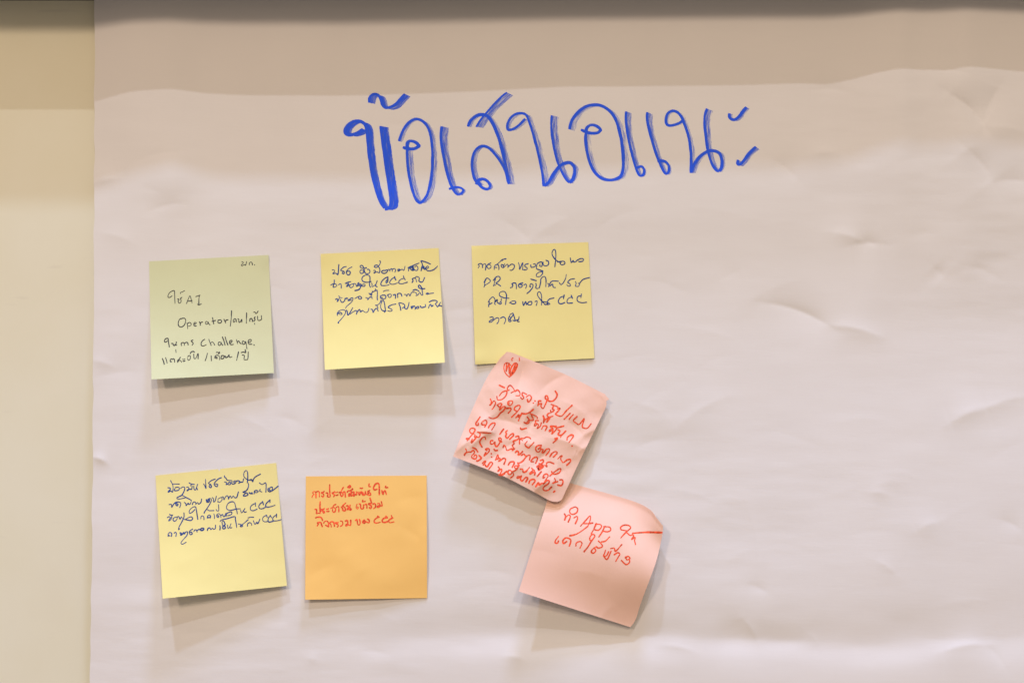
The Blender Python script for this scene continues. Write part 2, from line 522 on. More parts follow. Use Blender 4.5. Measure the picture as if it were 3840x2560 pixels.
# ------------------------------------------------------------------ the heading, letter by letter
def marker_letter(name, strokes, zx):
    """strokes: (points, nib vector at start, nib vector at end, wetness left edge, wetness right edge)"""
    V, F, UVs, INK, off = [], [], [], [], 0
    for k, (txt, n0, n1, wet0, wet1, edge) in enumerate(strokes):
        a = np.array([float(q) for q in txt.split()]).reshape(-1, 2)
        p = spline(a / 2.6133 + np.array([zx, 320]), 3.0)
        m = len(p)
        t = np.linspace(0, 1, m)[:, None]
        N = 1.32 * (np.array(n0) * (1 - t) + np.array(n1) * t) / 2.6133
        u = np.concatenate([[0], np.cumsum(np.linalg.norm(np.diff(p, axis=0), axis=1))]) / 60.0 + k * 3.7
        # broad felt: a strip from the leading edge across the nib
        nv = 7
        v = np.linspace(-0.06, 1, nv)
        pts = p[:, None, :] + N[:, None, :] * v[None, :, None]
        rough = 0.9 * vnoise(u[:, None] * 9, v[None, :] * 3 + k, 31)
        pts[:, :, 0] += rough * (abs(v - 0.5) > 0.4)[None, :]
        base = 0.40 + 0.05 * k
        h = paper_h(pts[:, :, 0].ravel(), pts[:, :, 1].ravel()) + base
        V.append(W(pts[:, :, 0].ravel(), pts[:, :, 1].ravel(), h))
        F.append(grid_faces(m, nv) + off); off += m * nv
        UVs.append(np.stack([np.repeat(u, nv), np.tile(v, m)], -1))
        prof = wet0 + (wet1 - wet0) * v + 0.05
        prof[-1] -= 0.12
        INK.append(np.tile(prof, m))
        # the wet leading edge of the felt tip
        d = np.gradient(p, axis=0); d /= np.maximum(np.linalg.norm(d, axis=1, keepdims=True), 1e-6)
        nr = np.stack([-d[:, 1], d[:, 0]], -1)
        w = edge * 0.98 / 2.6133 * 0.5 * (1 + 0.12 * vnoise(u * 2.0, u * 0 + k, 33))
        cp = np.clip(np.minimum(np.arange(m), np.arange(m)[::-1]) / 3.0, 0, 1)
        w = w * (0.75 + 0.25 * cp)
        nv = 4
        c = np.linspace(-1, 1, nv)
        pts = p[:, None, :] + nr[:, None, :] * w[:, None, None] * c[None, :, None]
        h = paper_h(pts[:, :, 0].ravel(), pts[:, :, 1].ravel()) + base + 0.025 + np.repeat(np.linspace(0, .02, m), nv)
        V.append(W(pts[:, :, 0].ravel(), pts[:, :, 1].ravel(), h))
        F.append(grid_faces(m, nv) + off); off += m * nv
        UVs.append(np.stack([np.repeat(u, nv), np.tile(c * 0.1, m)], -1))
        INK.append(np.tile(np.array([0.8, 1.35, 1.35, 0.85]), m))
    return mesh_obj(name, np.vstack(V), np.vstack(F)[:, ::-1], M_marker, sheet, uv=np.vstack(UVs), attr=np.concatenate(INK))


Z1, Z2 = 1250, 2050
LETTERS = [
    (Z1, [("290 430 230 470 160 488 120 470 118 430 150 385 205 355 265 355 310 385 330 450 340 560 352 680 372 820 395 930 425 1040 460 1130 500 1205", (52, 12), (42, 8), 1.25, 0.80, 34),
          ("462 400 478 520 500 680 522 840 545 980 560 1090 560 1160 545 1200 505 1220", (58, 10), (58, 2), 1.15, 0.92, 30)]),
    (Z1, [("350 172 357 120 395 88 440 98 465 140 480 190 510 220 560 214 610 185 660 130 700 85", (48, 10), (42, 20), 0.95, 0.7, 28)]),
    (Z1, [("642 548 680 450 730 375 790 335 840 336 890 365 930 420 955 500 968 600 972 700 965 850 945 980 915 1080 870 1140 838 1146 800 1100 770 1010 745 900 730 800 722 700 722 620", (26, 8), (50, 4), 0.72, 0.30, 28),
          ("724 625 722 570 745 546 790 552 825 575 828 602 790 622 730 622 680 608", (18, 4), (18, 2), 1.0, 0.95, 32)]),
    (Z1, [("1062 402 1054 500 1064 600 1085 720 1110 840 1140 940 1170 1010 1200 1055 1230 1074", (54, 12), (38, 4), 0.75, 0.5, 30),
          ("1230 1074 1262 1052 1272 1026 1245 1005 1200 1000 1132 1016", (26, 2), (6, 2), 0.75, 0.5, 26)]),
    (Z1, [("1398 408 1450 330 1510 260 1570 190 1640 120 1700 70", (56, 8), (48, 24), 0.68, 0.52, 20),
          ("1318 405 1350 340 1400 300 1455 288 1510 305 1560 370 1600 460 1635 560 1665 680 1690 800 1710 900 1722 968", (30, 6), (48, 4), 0.80, 0.30, 34),
          ("1716 960 1690 850 1640 750 1580 670 1520 612 1455 597 1400 630 1370 690 1357 770 1365 850 1385 920 1425 975", (24, 4), (40, 2), 0.75, 0.42, 28),
          ("1395 970 1420 930 1470 920 1515 945 1535 985 1518 1015 1480 1013 1440 985 1420 950", (24, 6), (20, 4), 0.8, 0.5, 30)]),
    (Z1, [("1880 328 1820 390 1760 430 1712 434 1705 390 1730 330 1780 287 1840 274 1890 292 1920 360 1950 450 1985 580 2015 700 2040 820 2055 920 2060 990", (24, 10), (48, 2), 0.70, 0.22, 26),
          ("2139 295 2136 400 2146 520 2171 650 2201 760 2241 850 2281 920 2313 955", (52, 12), (38, 4), 0.72, 0.42, 24),
          ("2313 955 2346 920 2363 860 2361 805 2331 765 2291 758 2241 776 2201 810 2151 880 2111 950 2068 988", (26, 6), (36, 6), 0.7, 0.35, 34)]),
    (Z2, [("222 432 250 340 310 262 380 212 450 194 520 197 590 230 650 290 690 370 720 480 740 600 750 720 748 820 725 890 670 922 600 928 530 905 470 850 425 760 395 650 382 540 385 468", (44, 16), (40, 2), 0.62, 0.16, 32),
          ("385 470 390 420 430 390 480 396 525 432 500 465 440 470 390 460 335 435", (16, 4), (10, 2), 0.95, 0.8, 30)]),
    (Z2, [("778 256 776 340 790 460 815 590 845 710 875 810 900 870 925 893", (42, 14), (30, 2), 0.75, 0.42, 26),
          ("925 893 950 870 955 832 930 797 885 808", (24, 2), (8, 2), 0.7, 0.3, 30)]),
    (Z2, [("985 264 985 340 1005 440 1035 550 1065 650 1095 730 1130 810 1160 860 1178 872", (42, 16), (28, 2), 0.75, 0.38, 28),
          ("1178 872 1197 840 1195 790 1165 752 1120 740 1085 745", (26, 2), (6, 2), 0.72, 0.3, 30)]),
    (Z2, [("1345 340 1290 375 1220 395 1180 385 1168 340 1185 280 1230 252 1280 265 1320 310 1345 370 1375 450 1400 550 1412 650 1415 760 1412 860", (20, 8), (36, 2), 0.68, 0.16, 28),
          ("1570 228 1550 300 1548 400 1560 510 1575 620 1595 700 1625 780 1660 830 1690 845", (44, 18), (32, 2), 0.75, 0.42, 26),
          ("1690 845 1714 800 1716 730 1690 665 1630 642 1570 652 1500 700 1450 770 1420 855", (26, 4), (34, 4), 0.7, 0.25, 32)]),
    (Z2, [("1790 275 1790 310 1815 335 1850 335 1890 300 1925 250 1957 214", (26, 8), (26, 16), 0.9, 0.32, 30)]),
    (Z2, [("1875 730 1870 768 1895 775 1930 740 1980 670 2050 602", (24, 12), (28, 20), 0.9, 0.40, 30)]),
]
for zx, st in LETTERS:
    marker_letter("heading_letter", st, zx)


# ------------------------------------------------------------------ sticky notes
def edge_curve(pts):
    P = spline(pts, 3.0) if len(pts) > 2 else np.array(pts, float)
    L = np.concatenate([[0], np.cumsum(np.linalg.norm(np.diff(P, axis=0), axis=1))])
    L /= L[-1]
    return lambda t: np.stack([np.interp(t, L, P[:, 0]), np.interp(t, L, P[:, 1])], -1)


GROUP = "sticky notes stuck on the paper"


def make_note(label, mat, top, right, bottom, left, height, lines, ink, n=56):
    """top/bottom run left to right, left/right run top to bottom; height(s, t, x, y) is measured off the paper plane."""
    cT, cR, cB, cL = edge_curve(top), edge_curve(right), edge_curve(bottom), edge_curve(left)
    p00, p10, p01, p11 = (np.array(q, float) for q in (top[0], top[-1], bottom[0], bottom[-1]))

    def coons(s, t):
        S, T = s[..., None], t[..., None]
        return ((1 - T) * cT(s) + T * cB(s) + (1 - S) * cL(t) + S * cR(t)
                - ((1 - S) * (1 - T) * p00 + S * (1 - T) * p10 + (1 - S) * T * p01 + S * T * p11))

    def inverse(x, y):
        P = np.stack([x, y], -1)
        M = np.array([p10 - p00, p01 - p00]).T
        q = np.linalg.solve(M, (P - p00).T).T
        for _ in range(14):
            e = P - coons(np.clip(q[:, 0], 0, 1), np.clip(q[:, 1], 0, 1))
            q = np.clip(q + 0.8 * np.linalg.solve(M, e.T).T, 0, 1)
        return q[:, 0], q[:, 1]

    ss = np.linspace(0, 1, n)
    S, T = np.meshgrid(ss, ss, indexing='ij')
    XY = coons(S, T)
    X, Y = XY[..., 0], XY[..., 1]
    H = height(S, T, X, Y)
    c = XY.reshape(-1, 2).mean(0)
    note = mesh_obj("sticky_note", W(X, Y, H).reshape(-1, 3), grid_faces(n, n), mat, origin=W(c[0], c[1], 0))
    note["label"] = label
    note["category"] = "sticky note"
    note["group"] = GROUP
    so = note.modifiers.new("thickness", 'SOLIDIFY'); so.thickness = 0.0001; so.offset = -1
    es = note.modifiers.new("crisp_rim", 'EDGE_SPLIT'); es.split_angle = math.radians(60)

    def surf(x, y, dh):
        s, t = inverse(x, y)
        return W(x, y, height(s, t, x, y) + dh)

    for name, frame, width, text in lines:
        write_line(name, text, frame, width, surf, ink, note)
    return note


def simple_height(bl, br, power=1.7, base=3.0, bow=0.0, seed=0, wob=1.2, folds=(), extra=None):
    def f(s, t, x, y):
        h = paper_big(x, y) + base
        h = h + t ** power * (bl * (1 - s) + br * s) + bow * t * np.sin(s * math.pi)
        h = h + wob * (vnoise(x / 120, y / 120, seed) + 0.5 * vnoise(x / 55, y / 55, seed + 1)) * (0.3 + t)
        for p, q, a, w, w2 in folds:
            h = h + crease(x, y, p, q, a, w, w2)
        if extra is not None:
            h = h + extra(s, t, x, y)
        return h
    return f


def quad(tl, tr, br, bl):
    return dict(top=[tl, tr], right=[tr, br], bottom=[bl, br], left=[tl, bl])


# ---- pale green note
FA = (540, 940, 3.1365)
A_lines = [
    "1150 130 1165 133 1168 145 1150 160 1145 172 1155 178 1175 165 1185 165 1195 172 1207 128; 1238 168 1240 145 1255 133 1270 140 1275 166; w1.1 1298 165 1301 167",
    "330 530 300 550 283 545 285 520 305 490 340 470 355 470 360 500 362 560 365 620; 395 570 405 565 410 580 400 590 408 612 420 616 435 600 433 572 428 562 445 548; 428 505 430 490 450 485 475 470; 500 620 520 570 540 530 555 570 565 612; 515 590 540 592 565 585; 610 540 635 530 660 522; 650 530 645 580 645 628; 630 628 645 638 672 625",
    "430 795 410 820 402 860 415 890 445 895 475 870 490 830 485 800 460 792 432 802; 505 850 510 870 514 915; 510 860 530 843 550 850 555 870 535 885 515 885; 585 862 605 860 615 850 600 840 586 855 590 880 615 884; 650 835 660 850 662 876; 660 855 675 840 690 838; 745 835 730 830 722 850 735 865 750 855 755 835 760 855 775 870; 805 785 815 830 820 860; 800 830 830 822 840 818; 875 815 868 835 880 850 905 845 912 825 900 812 878 815; 940 805 955 835 960 848; 956 832 968 814 988 812; 1030 705 1025 800 1015 885; 1068 825 1060 840 1052 835 1050 815 1065 800 1080 805 1086 836; 1105 800 1114 806 1116 840 1132 836 1150 805 1150 838; 1207 730 1205 790 1203 850; 1245 830 1245 805 1258 795 1272 805 1276 830; 1308 778 1295 790 1306 805 1300 820 1290 826; 1298 850 1303 866; 1290 722 1305 720 1312 735 1325 735 1342 708; 1335 770 1340 815 1360 818 1382 805 1380 763",
    "275 1060 255 1075 242 1070 245 1045 265 1030 282 1032 288 1070 298 1130; 325 1090 340 1090 345 1110 360 1112 378 1090 380 1070; 362 1100 375 1112 386 1106; 440 1115 438 1090 455 1078 470 1085 476 1113; 480 1085 500 1075 515 1085 519 1108; 575 1048 555 1060 570 1075 579 1090 565 1109; 715 1040 690 1055 672 1085 675 1112 700 1119 732 1104; 762 1040 775 1075 790 1112; 780 1090 800 1070 815 1080 832 1108; 900 1075 880 1075 872 1100 890 1113 905 1092 908 1075 912 1095 928 1110; 922 1013 940 1060 953 1108; 955 1013 968 1060 986 1106; 1010 1080 1030 1075 1035 1055 1015 1055 1005 1075 1020 1102 1052 1100; 1088 1045 1100 1092; 1096 1072 1115 1060 1126 1080 1142 1092; 1182 1070 1162 1060 1155 1085 1170 1100 1190 1085 1195 1065 1205 1110 1211 1152; 1228 1075 1255 1070 1260 1045 1238 1045 1225 1065 1235 1096 1270 1098; w1.1 1293 1106 1296 1108",
    "216 1266 230 1300 238 1334; 253 1256 265 1290 272 1322; 374 1163 377 1196; 325 1302 312 1306 308 1285 320 1270 335 1276 346 1268 358 1280 360 1310; 395 1312 396 1288 412 1276 428 1252; 400 1302 415 1288 430 1290 442 1310; 455 1272 465 1279 482 1270; 458 1295 468 1299 482 1292; 512 1262 520 1286 540 1276 546 1240 530 1231 514 1246; 545 1208 555 1190 580 1182 592 1192; 585 1215 590 1266 610 1262 635 1208 636 1268; 746 1203 735 1250 719 1292; 790 1235 793 1291; 848 1262 858 1268 858 1250 842 1250 834 1266 835 1240 860 1225 885 1240 890 1280; 850 1197 860 1190 875 1200 885 1188 890 1200 876 1210; 910 1240 906 1265 930 1266 946 1240 920 1230 908 1242; 955 1235 965 1256 990 1240 1000 1220 1006 1252 1036 1245; 1112 1188 1100 1240 1089 1287; 1155 1225 1180 1232 1176 1276 1200 1279 1221 1270 1226 1188; 1143 1196 1170 1190 1196 1196 1190 1163",
]
make_note("pale green note with black handwriting ending in Challenge, leftmost of the upper notes",
          M_green, **quad((559, 980), (1007, 956), (1027, 1398), (568, 1422)),
          height=simple_height(86, 46, 2.2, seed=41, extra=lambda s, t, x, y: 5 * np.exp(-((1 - s) / .1) ** 2 - (t / .1) ** 2)),
          lines=[("handwritten_line", FA, 3.4, a) for a in A_lines], ink=M_black_pen)

# ---- yellow note, upper middle
FB = (1230, 960, 5.3455)
B_lines = [
    "85 280 120 278 135 305 100 340 100 358 135 345 170 350 195 375 205 330 212 250 218 170; 365 210 310 225 250 285 290 295 322 310 325 345 300 356 285 335 310 305; 478 218 420 250 375 300 370 345 400 378 435 365 445 320 420 300 385 310; 690 290 665 278 645 290 640 320 655 345 690 345 715 320 710 270; 700 250 650 230 645 200 675 185 705 210 720 245 772 235; 725 270 735 320 760 350 800 355 835 330 838 290 810 265 788 270; 912 290 945 285 950 310 920 330 925 345 965 320 1000 325 1030 335 1040 270 1010 215 960 230 930 215 940 190 985 180 1010 200 1040 160 1050 110 1035 95; 1160 290 1100 290 1075 315 1090 340 1140 345 1180 320 1200 285 1160 280; 1190 290 1215 265 1235 275 1240 305; 1245 275 1275 250 1285 275 1290 305; 1290 265 1330 250 1355 275 1340 325; 1395 270 1430 262 1440 280 1400 295 1410 305 1460 275 1490 265 1520 290 1545 205; 1615 300 1618 240 1690 215; w1.3 1610 235 1680 205 1750 170 1825 140; w1.3 1635 250 1690 282 1688 225 1660 240; 1690 210 1720 280 1680 285; 1710 215 1730 270 1770 290 1800 270 1800 220 1770 195 1740 220; 1865 295 1880 220 1895 195 1880 130 1862 95 1960 120 2055 162; 1870 235 1920 250 1925 210 1895 200 1915 240 1940 270; 1960 225 2000 200 2015 225 1985 250 1955 235 1950 250 1990 290 2050 295 2120 270 2170 230 2195 200",
    "55 580 110 555 160 565 180 590 150 615 105 625 110 580 125 530 125 480; 210 575 250 555 265 580 265 645; 345 550 380 530 410 520 455 512; 360 550 400 560 370 600 380 610 410 580 405 540; 440 575 430 610 460 632 500 610 515 575 490 560 450 575; 500 560 540 550 560 570 570 610 590 580 600 540 620 540; 575 610 610 590 620 530; w1.7 655 600 640 650 600 680 540 690; 620 570 660 560 650 610; 620 590 680 600 730 605 745 580 720 560 680 575 650 600; 865 510 835 520 760 525 700 505 680 460 700 410 760 380 815 385 840 420 840 500 830 570 850 625; 870 545 885 560 880 610 910 605 960 560 985 495; 960 560 955 600 985 615; 1200 420 1150 440 1090 490 1060 550 1070 585 1120 592 1180 585 1225 575; 1200 415 1200 490 1180 535 1160 530 1170 490 1190 470; 1345 425 1290 450 1245 500 1240 545 1290 565 1350 555 1392 535; 1335 410 1340 440 1360 480; 1525 445 1460 465 1420 510 1425 545 1480 555 1540 540 1590 522; 1512 395 1525 440 1550 475; 1685 530 1705 490 1690 455 1740 440 1760 460 1775 515; 1740 440 1770 410 1810 420 1830 435; 1830 450 1825 500 1860 520 1900 510 1935 430",
    "150 870 175 855 195 870 185 915 215 870 225 840; 215 795 245 830 285 835; 250 870 260 910 290 928 335 890 340 850 370 860; 345 850 380 835 400 860 405 895 430 870 450 850 490 835 500 860 480 910 430 960 370 1010 355 1045; 400 895 470 880; 540 852 590 820 640 805 675 835 655 860 610 850 620 820; 755 835 780 835 800 870 795 880 820 840 850 820 875 815 885 855; 820 745 845 760 870 790 880 760; 840 770 900 720 960 690 985 685; 885 705 930 705 955 655; 985 690 990 760 985 820 990 880; 1095 830 1065 830 1045 810 1060 795 1110 780 1150 790 1160 820 1140 855 1090 855 1045 840; 1110 710 1120 700 1150 690 1220 685; 1200 770 1215 820 1240 830 1270 800 1260 765 1220 765 1190 790; 1310 780 1345 770 1355 790 1350 850; 1395 830 1400 790 1390 760 1440 745 1470 765 1480 805; 1530 770 1560 770 1580 810 1590 770 1620 760 1640 800 1660 760 1680 725 1740 725 1775 750 1765 800; 1700 690 1760 670 1830 710; 1795 785 1820 750 1850 740 1870 775 1900 780 1890 720 1880 660 1830 640 1810 600 1835 580 1870 620 1895 655 1945 650; 1965 760 1990 735 2015 745 1980 770 2040 750 2115 740",
    "190 1190 185 1150 220 1100 300 1075 350 1100 345 1150 300 1220 240 1290 200 1335 215 1345; 195 1160 230 1130 270 1140 280 1165 240 1170 215 1145; 370 1085 385 1110 395 1180 420 1165 460 1100 495 1035; 445 1160 500 1120 560 1090 580 1110 570 1165; 575 1140 620 1075 640 1075 650 1120 690 1090 720 1110 760 1130 800 1110 820 1045; 860 1060 890 1075 905 1130 925 1090 960 1050 990 1060 1005 1105; 950 985 980 990 1000 1040; 970 990 1020 960 1050 920 1065 880; 1160 1095 1125 1100 1080 1080 1055 1020 1065 950 1090 890 1110 885 1130 940 1145 1040 1150 1100 1130 1125; 1360 962 1300 970 1230 1000 1210 1030 1270 1060 1285 1090 1240 1105 1195 1095; 1460 1085 1445 1010 1420 940 1480 945 1530 970 1540 1020; 1490 1045 1530 1020 1545 1050 1580 1060 1610 1000 1625 930; w1.2 1665 1010 1680 1050 1700 1020 1730 1000 1750 1030 1745 1065; w1.2 1665 1015 1710 1005; 1750 1060 1780 1020 1810 1010 1820 1040 1790 1050 1765 1040; 1850 1000 1870 1030 1910 1025 1955 1010 1950 970; 2015 1040 2035 985 2060 965 2075 1010 2105 985; 2030 920 2090 890 2160 890 2190 920 2150 960 2180 990 2195 1020 2255 925; 2210 1000 2240 990 2280 1005",
]
make_note("bright yellow note, foot curling away, between green note and the one marked PR",
          M_yellow, **quad((1202, 952), (1645, 930), (1668, 1359), (1218, 1386)),
          height=simple_height(88, 106, 1.9, base=3.6, seed=43, extra=lambda s, t, x, y: 6 * np.exp(-(s / .1) ** 2 - (t / .1) ** 2), folds=[((1560, 1052), (1660, 1030), -3, 40, 30), ((1210, 1045), (1330, 1020), 2, 60, 40)]),
          lines=[("handwritten_line", FB, 3.7, a) for a in B_lines], ink=M_blue_pen)

# ---- yellow note, upper right, lying flat
FC = (1740, 890, 3.1365)
C_lines = [
    "168 358 180 335 165 320 195 308 215 320 218 355; 218 325 245 310 258 330 252 385; 315 300 280 320 270 345 290 368 318 350 310 325 285 320; 355 378 360 335 395 318 410 345 410 380; 360 350 385 355; 370 330 420 290 450 260 495 255; 445 275 470 255 495 250; 435 330 445 350 465 355 460 325 440 320; 465 335 480 310; 470 350 510 315 520 345 515 352; 525 340 560 315 590 325 590 355 565 385 540 385; 640 296 650 330 655 375 690 300 690 382; 755 310 720 320 715 340 745 360 735 378 705 380; 785 325 790 350 815 350 840 335 835 310 815 315; 850 365 862 310 905 288 920 300 915 340 890 335 895 315; 855 370 880 380 925 395; 930 400 880 410 850 440 860 462 900 455 925 420 910 398; 930 290 935 325 965 335 995 315 990 280 965 270; 1125 292 1080 265 1045 220 1035 185 1050 148 1070 145 1080 190 1078 260 1068 345; 1100 290 1140 280 1180 285 1185 310 1150 322 1130 305 1145 285; 1250 240 1262 295 1285 270 1290 290 1320 285; 1320 275 1370 250 1405 255 1395 280 1350 285",
    "240 580 245 530 260 490; 235 530 265 480 295 490 310 515 285 540 250 560 235 585; 350 570 360 520 370 490; 345 505 380 465 415 460 425 490 400 520 375 540 400 550 430 572; 345 565 375 560; 562 590 575 560 562 545 600 535 615 560 615 605; 546 590 549 592; 692 535 655 545 640 565 655 588 680 580 685 560 655 550; 705 560 728 548 735 570 725 600; 770 575 785 585 775 560 790 545 812 560 805 590 775 630 740 660; 785 490 820 500 850 510; 845 540 850 560 845 595 880 595 900 530; 885 595 900 540 905 490 930 462 955 465 965 510 962 580; 985 540 1000 555 995 580; 1000 560 1035 515 1110 515; 1010 570 1040 550 1050 585 1075 590; 1120 530 1140 555 1170 530 1195 480 1203 435; 1300 485 1250 495 1220 530 1245 545 1250 570 1220 570 1210 555; 1310 520 1320 540 1310 570 1345 575 1360 545 1345 540; 1355 545 1400 495 1476 472",
    "300 755 290 800 292 815; 285 760 310 720 340 700 365 730 360 770 368 790; 295 790 330 770; 370 760 390 730 395 770 430 760 440 720; 400 770 420 785 440 775 430 755; 530 715 470 710 425 690 415 660 440 638 480 640 500 680 495 740 488 790; 535 770 570 748 605 752 605 775 570 782 550 770; 690 755 700 800 725 755 735 790; 740 790 760 760 795 755 795 785 765 795 750 780; 835 755 858 745 860 765 850 800; 935 770 900 730 870 690 865 655 885 640 905 660 915 730 910 795; 930 755 960 760 990 770 960 790 945 780; 975 760 1005 725 1058 712; 980 765 1010 780 990 790 960 788; 1180 690 1135 705 1110 745 1120 775 1150 780 1185 765; 1178 675 1170 720; 1270 700 1230 715 1212 745 1220 772 1275 770; 1262 680 1275 715; 1380 685 1340 695 1330 730 1345 755 1390 768 1442 762; 1380 665 1375 710",
    "305 940 335 935 345 955 305 980 295 995 320 995 350 970 385 945 410 955 405 990 388 1015; 430 950 460 935 485 950 488 980 472 1015; 555 945 530 935 522 960 545 970 555 985 535 990 525 975 555 945 580 900 570 892 545 905 530 935; 580 900 595 950 600 980 575 975; 600 980 640 965 648 930; 640 965 630 990 650 990",
]


def c_extra(s, t, x, y):
    return 9 * np.exp(-(s / .12) ** 2) * np.sin(np.clip(t, 0, 1) * math.pi) ** 0.5 + 8 * np.exp(-(s / .1) ** 2 - ((1 - t) / .12) ** 2) + 9 * np.exp(-((x - 1935) / 75) ** 2 - ((y - 1345) / 75) ** 2)


make_note("yellow note lying flat on the paper, marked PR, its foot tucked under a pink note",
          M_yellow, **quad((1768, 922), (2206, 908), (2229, 1343), (1782, 1366)),
          height=simple_height(6, 7, 1.2, base=3.5, seed=45, wob=0.9, extra=c_extra),
          lines=[("handwritten_line", FC, 3.7, a) for a in C_lines], ink=M_blue_pen)

# ---- yellow note, lower left
FD = (600, 1750, 4.9)
D_lines = [
    "145 380 180 385 190 410 150 450 155 465 195 440 225 460; 195 250 215 290 235 330 240 400 230 460; 225 310 290 312 355 312; 270 400 260 430 300 435 345 420 355 385 320 370 280 380; 380 390 420 365 455 380 440 450 400 520; 490 370 520 370 530 400 495 430 505 435 540 405 580 410 590 350; 535 290 570 310 630 318; 560 345 580 320; 620 350 625 400 640 420 660 410 690 315; 670 380 690 418; 800 310 820 340 845 395 840 310 835 225; 1015 222 950 245 890 295 930 320 945 360 925 380 900 350 920 330; w1.15 1125 195 1070 220 1010 280 995 320 1020 350 1050 360 1060 320 1020 310; 1185 160 1185 185 1210 200 1235 240 1320 250; 1185 275 1220 280 1215 325 1240 310 1260 285; 1255 290 1250 320 1290 320 1300 285 1265 280; 1325 265 1320 300 1340 315 1380 300 1400 260 1370 255 1350 275 1385 290; 1400 260 1440 250 1470 275 1440 300 1455 290 1490 275 1520 275 1535 215; 1640 245 1590 220 1545 180 1540 120 1560 75 1590 65 1610 110 1612 200 1605 290; 1640 240 1680 225 1690 250 1705 270 1720 220 1760 175 1845 130; 1650 240 1700 240",
    "400 520 310 565 330 588 400 580 470 560 440 535 400 520; w1.2 470 555 520 580 575 610; 165 690 205 685 215 700 215 740 240 700 260 670 300 640; 300 670 330 680 320 710 295 700 290 660 330 640 375 655 380 690 360 745; 445 650 475 670 480 710 520 660 530 690 560 670 575 620; 595 690 605 655 640 640 660 665 655 690 690 650 710 680 750 650 765 585; w1.4 850 600 870 625 905 590 900 640 860 640 855 600; 880 590 920 575 945 600 920 670 870 750 815 830 812 850; 960 560 985 590 985 640 1015 620 1035 535; 1070 620 1060 640 1100 645 1140 600 1130 560 1090 570 1060 600; 1135 560 1160 545 1175 600; 1175 600 1210 540 1245 530 1260 590; 1260 580 1290 530 1315 570 1345 530 1370 560 1410 555 1440 455; 1625 300 1625 360 1590 430 1520 460 1560 470 1600 480 1615 510 1570 530 1530 530; 1530 520 1580 470; w1.2 1640 470 1670 490 1690 470 1695 492; 1730 490 1740 440 1780 430 1805 450 1770 470 1740 460; 1840 410 1830 440 1870 455; 1825 290 1880 320 1940 290 1950 370 1945 460; 2010 420 2020 380 2065 370 2060 420 2020 455 1985 430 1990 390; 2010 420 2050 440 2110 400 2170 350",
    "135 930 165 910 190 930 160 980 165 990 200 960 225 880; 175 870 205 885 230 885; 245 940 240 975 270 995 310 960 310 915 260 930; 310 920 345 910 370 960 390 910 410 945; 440 840 440 920 400 1010 350 1100 340 1155 360 1130; 450 960 520 975 570 980 600 945 575 915 530 925 460 965; 640 780 590 830 545 850 535 820 560 770 620 730 655 735 670 800 685 900 695 960; 750 950 755 910 780 895 805 915 808 965; 870 940 875 900 910 880 930 910 900 930 870 920; 925 935 930 890; 875 780 900 800 990 800; 990 860 1000 900 1000 945; 1040 900 1045 870 1080 855 1110 880 1120 930; 1045 910 1070 925 1080 895 1050 890; 1030 780 1060 810 1080 790 1075 690; 1120 890 1150 870 1165 910 1190 900 1210 850 1225 880 1210 900; 1225 850 1290 825 1320 830 1310 870 1245 895; 1475 765 1400 770 1290 795 1230 770 1225 720 1260 660 1330 635 1370 660 1390 730 1410 800 1420 855; 1480 790 1500 840 1540 790 1560 760; 1530 800 1560 830 1585 820; 1755 670 1700 690 1660 740 1670 790 1720 800 1785 770; 1750 655 1755 720; 1890 640 1845 670 1815 720 1830 760 1880 765 1940 735; 1885 630 1900 690; 2015 610 1960 660 1940 710 1970 735 2040 725 2115 700; 2020 600 2020 650",
    "150 1275 150 1230 185 1200 215 1225 210 1275; 150 1250 185 1265; 260 1215 285 1195 300 1220 290 1275; w1.3 370 1210 390 1215 380 1250 420 1225 440 1200 450 1225; 450 1225 480 1190 510 1195 490 1260 420 1340 385 1390 400 1415 430 1410 480 1380; 600 1140 550 1170 540 1200 580 1195 590 1230 555 1240 540 1210; 620 1185 640 1155 670 1155 680 1190; 680 1170 710 1145 730 1150; w1.5 740 1140 760 1165 800 1150 800 1125 760 1125 745 1145; 870 1165 880 1130 910 1115 930 1140 935 1150 965 1120 980 1140 1015 1130 1020 1065; 1100 1075 1105 1120 1100 1155; w1.15 1150 1075 1190 1085 1200 1120 1165 1135 1150 1110 1180 1070 1200 1050; 1145 1055 1140 1000 1165 985 1200 1050; 1240 1065 1250 1130 1280 1100 1305 1040; 1280 1100 1300 1120 1320 1110; 1105 1000 1130 970 1240 945 1370 910 1385 960 1400 1040 1410 1110; 1440 1045 1490 1055 1520 1080 1490 1095 1475 1080 1520 1050 1620 965; 1605 1085 1615 1035 1650 1020 1680 1040 1685 1070; 1615 935 1660 920 1720 922; 1715 985 1745 1050 1780 1010 1790 1040 1810 1020 1835 955; 1955 885 1905 910 1885 950 1895 990 1940 1005 1990 990; 1955 880 1970 920; 2030 895 1995 930 1985 980 2000 1010 2060 1000 2090 985; 2025 885 2050 930; 2145 875 2090 910 2070 950 2085 985 2150 985 2230 965; 2140 860 2140 920",
]
make_note("tilted yellow note with blue writing, beside the orange note and below the green one",
          M_yellow, **quad((583, 1782), (1036, 1735), (1076, 2195), (610, 2243)),
          height=simple_height(112, 34, 1.9, seed=47, folds=[((620, 2150), (760, 2080), 2.5, 60, 60), ((850, 2010), (980, 2030), -2, 60, 60), ((780, 1770), (860, 1760), -2, 30, 30)]),
          lines=[("handwritten_line", FD, 3.7, a) for a in D_lines], ink=M_blue_pen)

